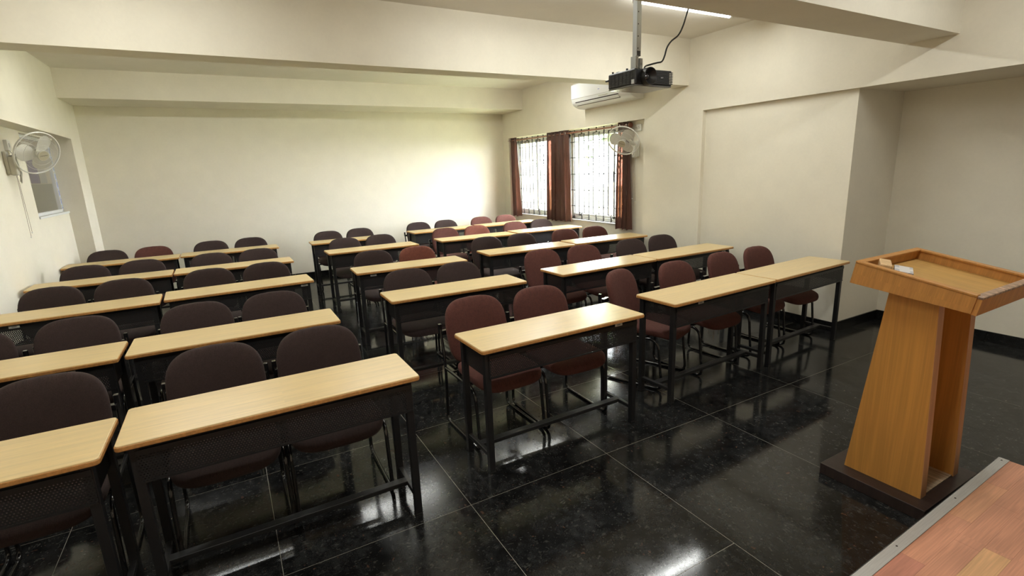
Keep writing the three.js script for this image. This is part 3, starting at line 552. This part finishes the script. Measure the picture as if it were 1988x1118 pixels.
// ------------------------------------------------------------------ wall fans
const fanText = (() => {
  const cv = document.createElement('canvas'); cv.width = cv.height = 256; const c = cv.getContext('2d'); c.fillStyle = '#b9b199'; c.fillRect(0, 0, 256, 256); c.fillStyle = '#2a2a2a'; c.font = 'italic bold 40px sans-serif'; c.textAlign = 'center'; c.fillText('Crompton', 128, 138);
  const t = new THREE.CanvasTexture(cv); t.colorSpace = THREE.SRGBColorSpace; return t;
})();
const FG = (() => {
  const g = {}, R = 0.21;
  const wires = (sgn, depth, n, r0) => { const out = []; for (let i = 0; i < n; i++) { const a = (i / n) * 2 * Math.PI, p = []; for (let k = 0; k <= 5; k++) { const s = k / 5, r = r0 + (R - r0) * s, z = sgn * depth * Math.cos(s * Math.PI / 2) ** 0.8; p.push(V(r * Math.cos(a + 0.25 * sgn * (1 - s)), r * Math.sin(a + 0.25 * sgn * (1 - s)), z)); } out.push(smoothTube(p, 0.0006, 6, 4)); } return out; };
  const ring = (r, z, t) => new THREE.TorusGeometry(r, t, 8, 56).translate(0, 0, z);
  g.front = join([...wires(1, 0.07, 72, 0.045), ring(0.10, 0.062, 0.0016), ring(0.155, 0.042, 0.0016)]);
  g.rear = join([...wires(-1, 0.075, 60, 0.05), ring(0.12, -0.06, 0.0016)]);
  g.rim = join([ring(R, 0.004, 0.006), ring(R, -0.006, 0.005)]);
  g.cap = join([new THREE.CylinderGeometry(0.05, 0.052, 0.014, 36).rotateX(Math.PI / 2).translate(0, 0, 0.07)]);
  g.face = new THREE.CircleGeometry(0.047, 36).translate(0, 0, 0.0775);
  const bs = new THREE.Shape(); bs.moveTo(0.015, -0.02); bs.bezierCurveTo(0.05, -0.13, 0.16, -0.13, 0.185, -0.04); bs.bezierCurveTo(0.2, 0.05, 0.12, 0.075, 0.015, 0.025); bs.closePath();
  const bl = new THREE.ExtrudeGeometry(bs, { depth: 0.0025, bevelEnabled: false, curveSegments: 10 }); const p = bl.attributes.position;
  for (let i = 0; i < p.count; i++) { const y = p.getY(i), x = p.getX(i); p.setZ(i, p.getZ(i) + y * 0.32 * (1 - x * 2)); } bl.computeVertexNormals(); g.blade = bl;
  g.hub = new THREE.CylinderGeometry(0.026, 0.03, 0.05, 24).rotateX(Math.PI / 2).translate(0, 0, 0.0);
  g.motor = new THREE.LatheGeometry([[0, -0.20], [0.03, -0.198], [0.05, -0.18], [0.058, -0.14], [0.058, -0.10], [0.05, -0.08], [0, -0.078]].map(([r, y]) => new THREE.Vector2(r, y)), 28).rotateX(Math.PI / 2);
  return g;
})();
function wallFan(label, mount, wallSide, head, aim, spin) {
  // mount: point on the wall; head: centre of the cage; aim: where the fan looks
  const t = thing('wall_fan', label, 'fan', mount, 0, 'wall-mounted fans');
  const s = wallSide;                       // +1: wall on the left (normal +x); -1: wall on the right
  part('wall_bracket', [rbox(Math.min(0, s * 0.03), Math.max(0, s * 0.03), -0.11, 0.11, -0.04, 0.04, 0.012, 3)], M.creamPlastic, t);
  part('control_box', rbox(Math.min(s * 0.025, s * 0.085), Math.max(s * 0.025, s * 0.085), -0.12, 0.06, -0.036, 0.036, 0.018, 4), M.creamPlastic, t);
  part('knob', rod(V(s * 0.085, -0.06, 0), V(s * 0.1, -0.06, 0), 0.018, 20), M.whitePlastic, t);
  const hv = V(...head).sub(V(...mount)), q = new THREE.Quaternion().setFromUnitVectors(V(0, 0, 1), V(...aim).normalize());
  const neck = hv.clone().add(V(0, -0.03, -0.13).applyQuaternion(q));
  part('arm', [smoothTube([V(s * 0.05, 0.05, 0), V(s * 0.05, 0.05, 0).lerp(neck, 0.5).add(V(0, -0.005, 0)), neck], 0.021, 16, 12)], M.creamPlastic, t);
  const hd = (name, g, m, par = t, local = true) => { const o = part(name, g, m, par); if (local) { o.position.copy(hv); o.quaternion.copy(q); } return o; };
  hd('motor_housing', FG.motor, M.creamPlastic);
  hd('rear_cage', FG.rear, M.whitePlastic); const fc = hd('front_cage', FG.front, M.whitePlastic); hd('cage_rim', FG.rim, M.whitePlastic);
  part('cap', FG.cap, M.creamPlastic, fc); part('name_plate', FG.face, std({ map: fanText, roughness: 0.45 }), fc);
  const hub = hd('hub', FG.hub, M.creamPlastic);
  for (let k = 0; k < 3; k++) { const b = part('blade', FG.blade, M.fanBlade, hub); b.rotation.z = spin + k * 2.0944; }
  for (const dz of [-0.012, 0.012]) { const c = part('pull_cord', rod(V(s * 0.06, -0.12, dz), V(s * 0.06, -0.12 - (dz < 0 ? 0.56 : 0.6), dz * 2.6), 0.0016, 6), M.cord, t); part('cord_bead', new THREE.SphereGeometry(0.007, 10, 8).translate(s * 0.06, -0.12 - (dz < 0 ? 0.56 : 0.6), dz * 2.6), M.whitePlastic, c); }
  return t;
}
M.fanBlade = std({ color: L(0.72, 0.70, 0.62), roughness: 0.35, transmission: 0.12, thickness: 0 });
M.cord = std({ color: L(0.30, 0.22, 0.18), roughness: 0.8 });
wallFan('cream wall fan beside the small window on the left wall', [XLi, 1.93, -6.78], 1, [-1.52, 2.02, -6.83], [0.70, -0.40, 0.59], 1.1);
wallFan('cream wall fan beside the curtain on the window wall', [5.13, 1.9, -5.5], -1, [4.70, 2.0, -5.31], [-0.716, -0.575, 0.393], 1.4);
// coiled white flex hanging at the left fan
solid('fan_flex', smoothTube(Array.from({ length: 26 }, (_, i) => V(-1.70 + 0.012 * Math.sin(i * 0.9), 1.80 + 0.05 * Math.sin(i * 0.85) - 0.02 * (i > 20 ? 1 : 0), -6.90 + 0.035 * Math.cos(i * 0.85))).concat([V(-1.70, 1.95, -6.90), V(-1.735, 2.06, -6.88)]), 0.004, 160, 6), M.whitePlastic, 'looped white flex hanging beside the left wall fan', 'cable');
{
  const t = thing('switch_box', 'small white switch box above the left fan cable', 'switch', [XLi, 2.1, -6.9]);
  part('plate', rbox(0, 0.03, -0.05, 0.05, -0.045, 0.045, 0.004), M.whitePlastic, t); part('rocker', rbox(0.03, 0.036, -0.02, 0.02, -0.012, 0.012, 0.002), M.whitePlastic, t);
}

// ------------------------------------------------------------------ sockets by the window
for (const [z, n, label] of [[-5.485, 3, 'white socket plate nearest the recess corner'], [-5.615, 2, 'white socket plate partly behind the wall fan']]) {
  const t = thing('wall_socket', label, 'socket', [5.13, 2.18, z], 0, 'socket plates by the window');
  part('plate', rbox(-0.014, 0, -0.046, 0.046, -0.06, 0.06, 0.004), M.whitePlastic, t);
  for (const [y, dz] of [[0.014, 0.012], [-0.006, 0.0], [-0.006, 0.026], [0.0, -0.03], [0.0, -0.042]].slice(0, n + 2)) part('socket_hole', new THREE.CylinderGeometry(0.0042, 0.0042, 0.002, 10).rotateZ(Math.PI / 2).translate(-0.0145, y, dz), M.darkSlot, t);
}

// ------------------------------------------------------------------ curtains and rod
{
  const x = 5.065, t = thing('curtain_rod', 'brown curtain rod running above both grilled windows', 'curtain rod', [x, 2.225, -7.3]);
  part('pole', rod(V(0, 0, -1.68), V(0, 0, 1.70), 0.0125, 14), M.rodBrown, t);
  for (const z of [-1.70, 1.72]) part('finial', new THREE.SphereGeometry(0.038, 20, 14).scale(1, 1, 0.6).translate(0, 0, z), M.rodBrown, t);
  for (const z of [-1.64, 0.1, 1.66]) part('rod_bracket', [rod(V(0, 0, z), V(0.064, 0, z), 0.007, 8)], M.rodBrown, t);
}
function curtain(label, zt0, zt1, zb0, zb1, yb, folds, amp, phase, flip) {
  const yt = 2.275, t = thing('curtain', label, 'curtain', [5.065, yb, (zt0 + zt1) / 2], 0, 'brown eyelet curtains'), zc = (zt0 + zt1) / 2;
  const nu = folds * 12, nv = 14, th = 0.0016, pos = [], uv = [], idx = [];
  for (const side of [1]) for (let j = 0; j <= nv; j++) for (let i = 0; i <= nu; i++) {
    const s = i / nu, v = j / nv, a = zt0 + (zt1 - zt0) * s, b = zb0 + (zb1 - zb0) * s, drop = v * v * (3 - 2 * v);
    const ph = s * folds * 2 * Math.PI + phase + 0.5 * Math.sin(v * 2.2 + s * 5);
    const A = amp * (0.8 + 0.35 * v) * (0.75 + 0.25 * Math.sin(s * 9 + phase));
    pos.push(A * Math.sin(ph) + 0.006 * Math.sin(3 * ph + v * 4) + side * th - 0.01 * v, yt - yb - (yt - yb) * v + (j === nv ? 0.008 * Math.sin(ph * 1.1) : 0), a + (b - a) * drop - zc + 0.012 * Math.sin(2 * ph));
    uv.push(s * folds * 0.12, v * 1.5);
  }
  const per = (nu + 1) * (nv + 1);
  for (const [o, f] of [[0, 0]]) for (let j = 0; j < nv; j++) for (let i = 0; i < nu; i++) { const k = o + j * (nu + 1) + i; f ? idx.push(k, k + nu + 2, k + 1, k, k + nu + 1, k + nu + 2) : idx.push(k, k + 1, k + nu + 2, k, k + nu + 2, k + nu + 1); }
  const g = new THREE.BufferGeometry(); g.setAttribute('position', new THREE.Float32BufferAttribute(pos, 3)); g.setAttribute('uv', new THREE.Float32BufferAttribute(uv, 2)); g.setIndex(idx); g.computeVertexNormals();
  part('cloth', g, M.curtain, t);
  for (let k = 0; k < Math.max(2, folds - 1); k++) { const r = part('eyelet', new THREE.TorusGeometry(0.022, 0.0045, 8, 24), M.chrome, t); r.position.set(-0.012, 2.225 - yb, zt0 - zc + (zt1 - zt0) * (k + 0.6) / Math.max(2, folds - 1)); r.rotation.y = 0.75; }
}
curtain('brown curtain hanging in the corner left of the far window', -9.0, -8.73, -9.0, -8.66, 0.79, 2, 0.05, 0.4);
curtain('dark brown curtain between the windows, left of the pair', -7.70, -7.36, -7.72, -7.33, 0.79, 3, 0.05, 1.1);
curtain('copper brown curtain between the windows, right of the pair', -7.33, -7.05, -7.31, -6.99, 0.80, 2, 0.05, 2.2);
curtain('dark brown curtain behind the wall fan at the near window', -5.86, -5.60, -5.90, -5.54, 0.775, 3, 0.045, 0.2);

// ------------------------------------------------------------------ outdoors beyond the windows
solid('ground', box(5.7, 40, -0.5, -0.3, -40, 20), std({ color: L(0.3, 0.32, 0.2), roughness: 1 }), 'pale open ground outside the windows', 'ground', null, 'structure');
const leafM = std({ color: L(0.16, 0.26, 0.07), roughness: 0.8, transmission: 0.35, thickness: 0 }), barkM = std({ color: L(0.16, 0.12, 0.09), roughness: 0.9 });
for (const [x, z, h, r, label] of [[11.5, -13.5, 5.4, 1.9, 'leafy green tree outside, seen through the far window'], [11, -9.6, 4.4, 1.6, 'leafy green tree outside, seen through the near window']]) {
  const t = thing('tree', label, 'tree', [x, -0.3, z]);
  part('trunk', new THREE.CylinderGeometry(0.09, 0.16, h * 0.7, 10).translate(0, h * 0.35, 0), barkM, t);
  const leaves = [];
  for (let i = 0; i < 1500; i++) {
    const a = rnd() * 6.283, c = 2 * rnd() - 1, q = Math.cbrt(rnd()) * (0.75 + 0.25 * Math.sin(a * 3 + c * 4)), s = Math.sqrt(1 - c * c), g = new THREE.PlaneGeometry(0.10, 0.17);
    g.rotateX(rnd() * 6); g.rotateY(rnd() * 6); leaves.push(g.translate(r * q * s * Math.cos(a), h * 0.68 + r * 0.95 * q * c, r * q * s * Math.sin(a)));
  }
  part('foliage', leaves, leafM, t).userData.kind = 'stuff';
}

scene.traverse((o) => { if (o.isLight) o.castShadow = true; });
renderer.render(scene, camera);
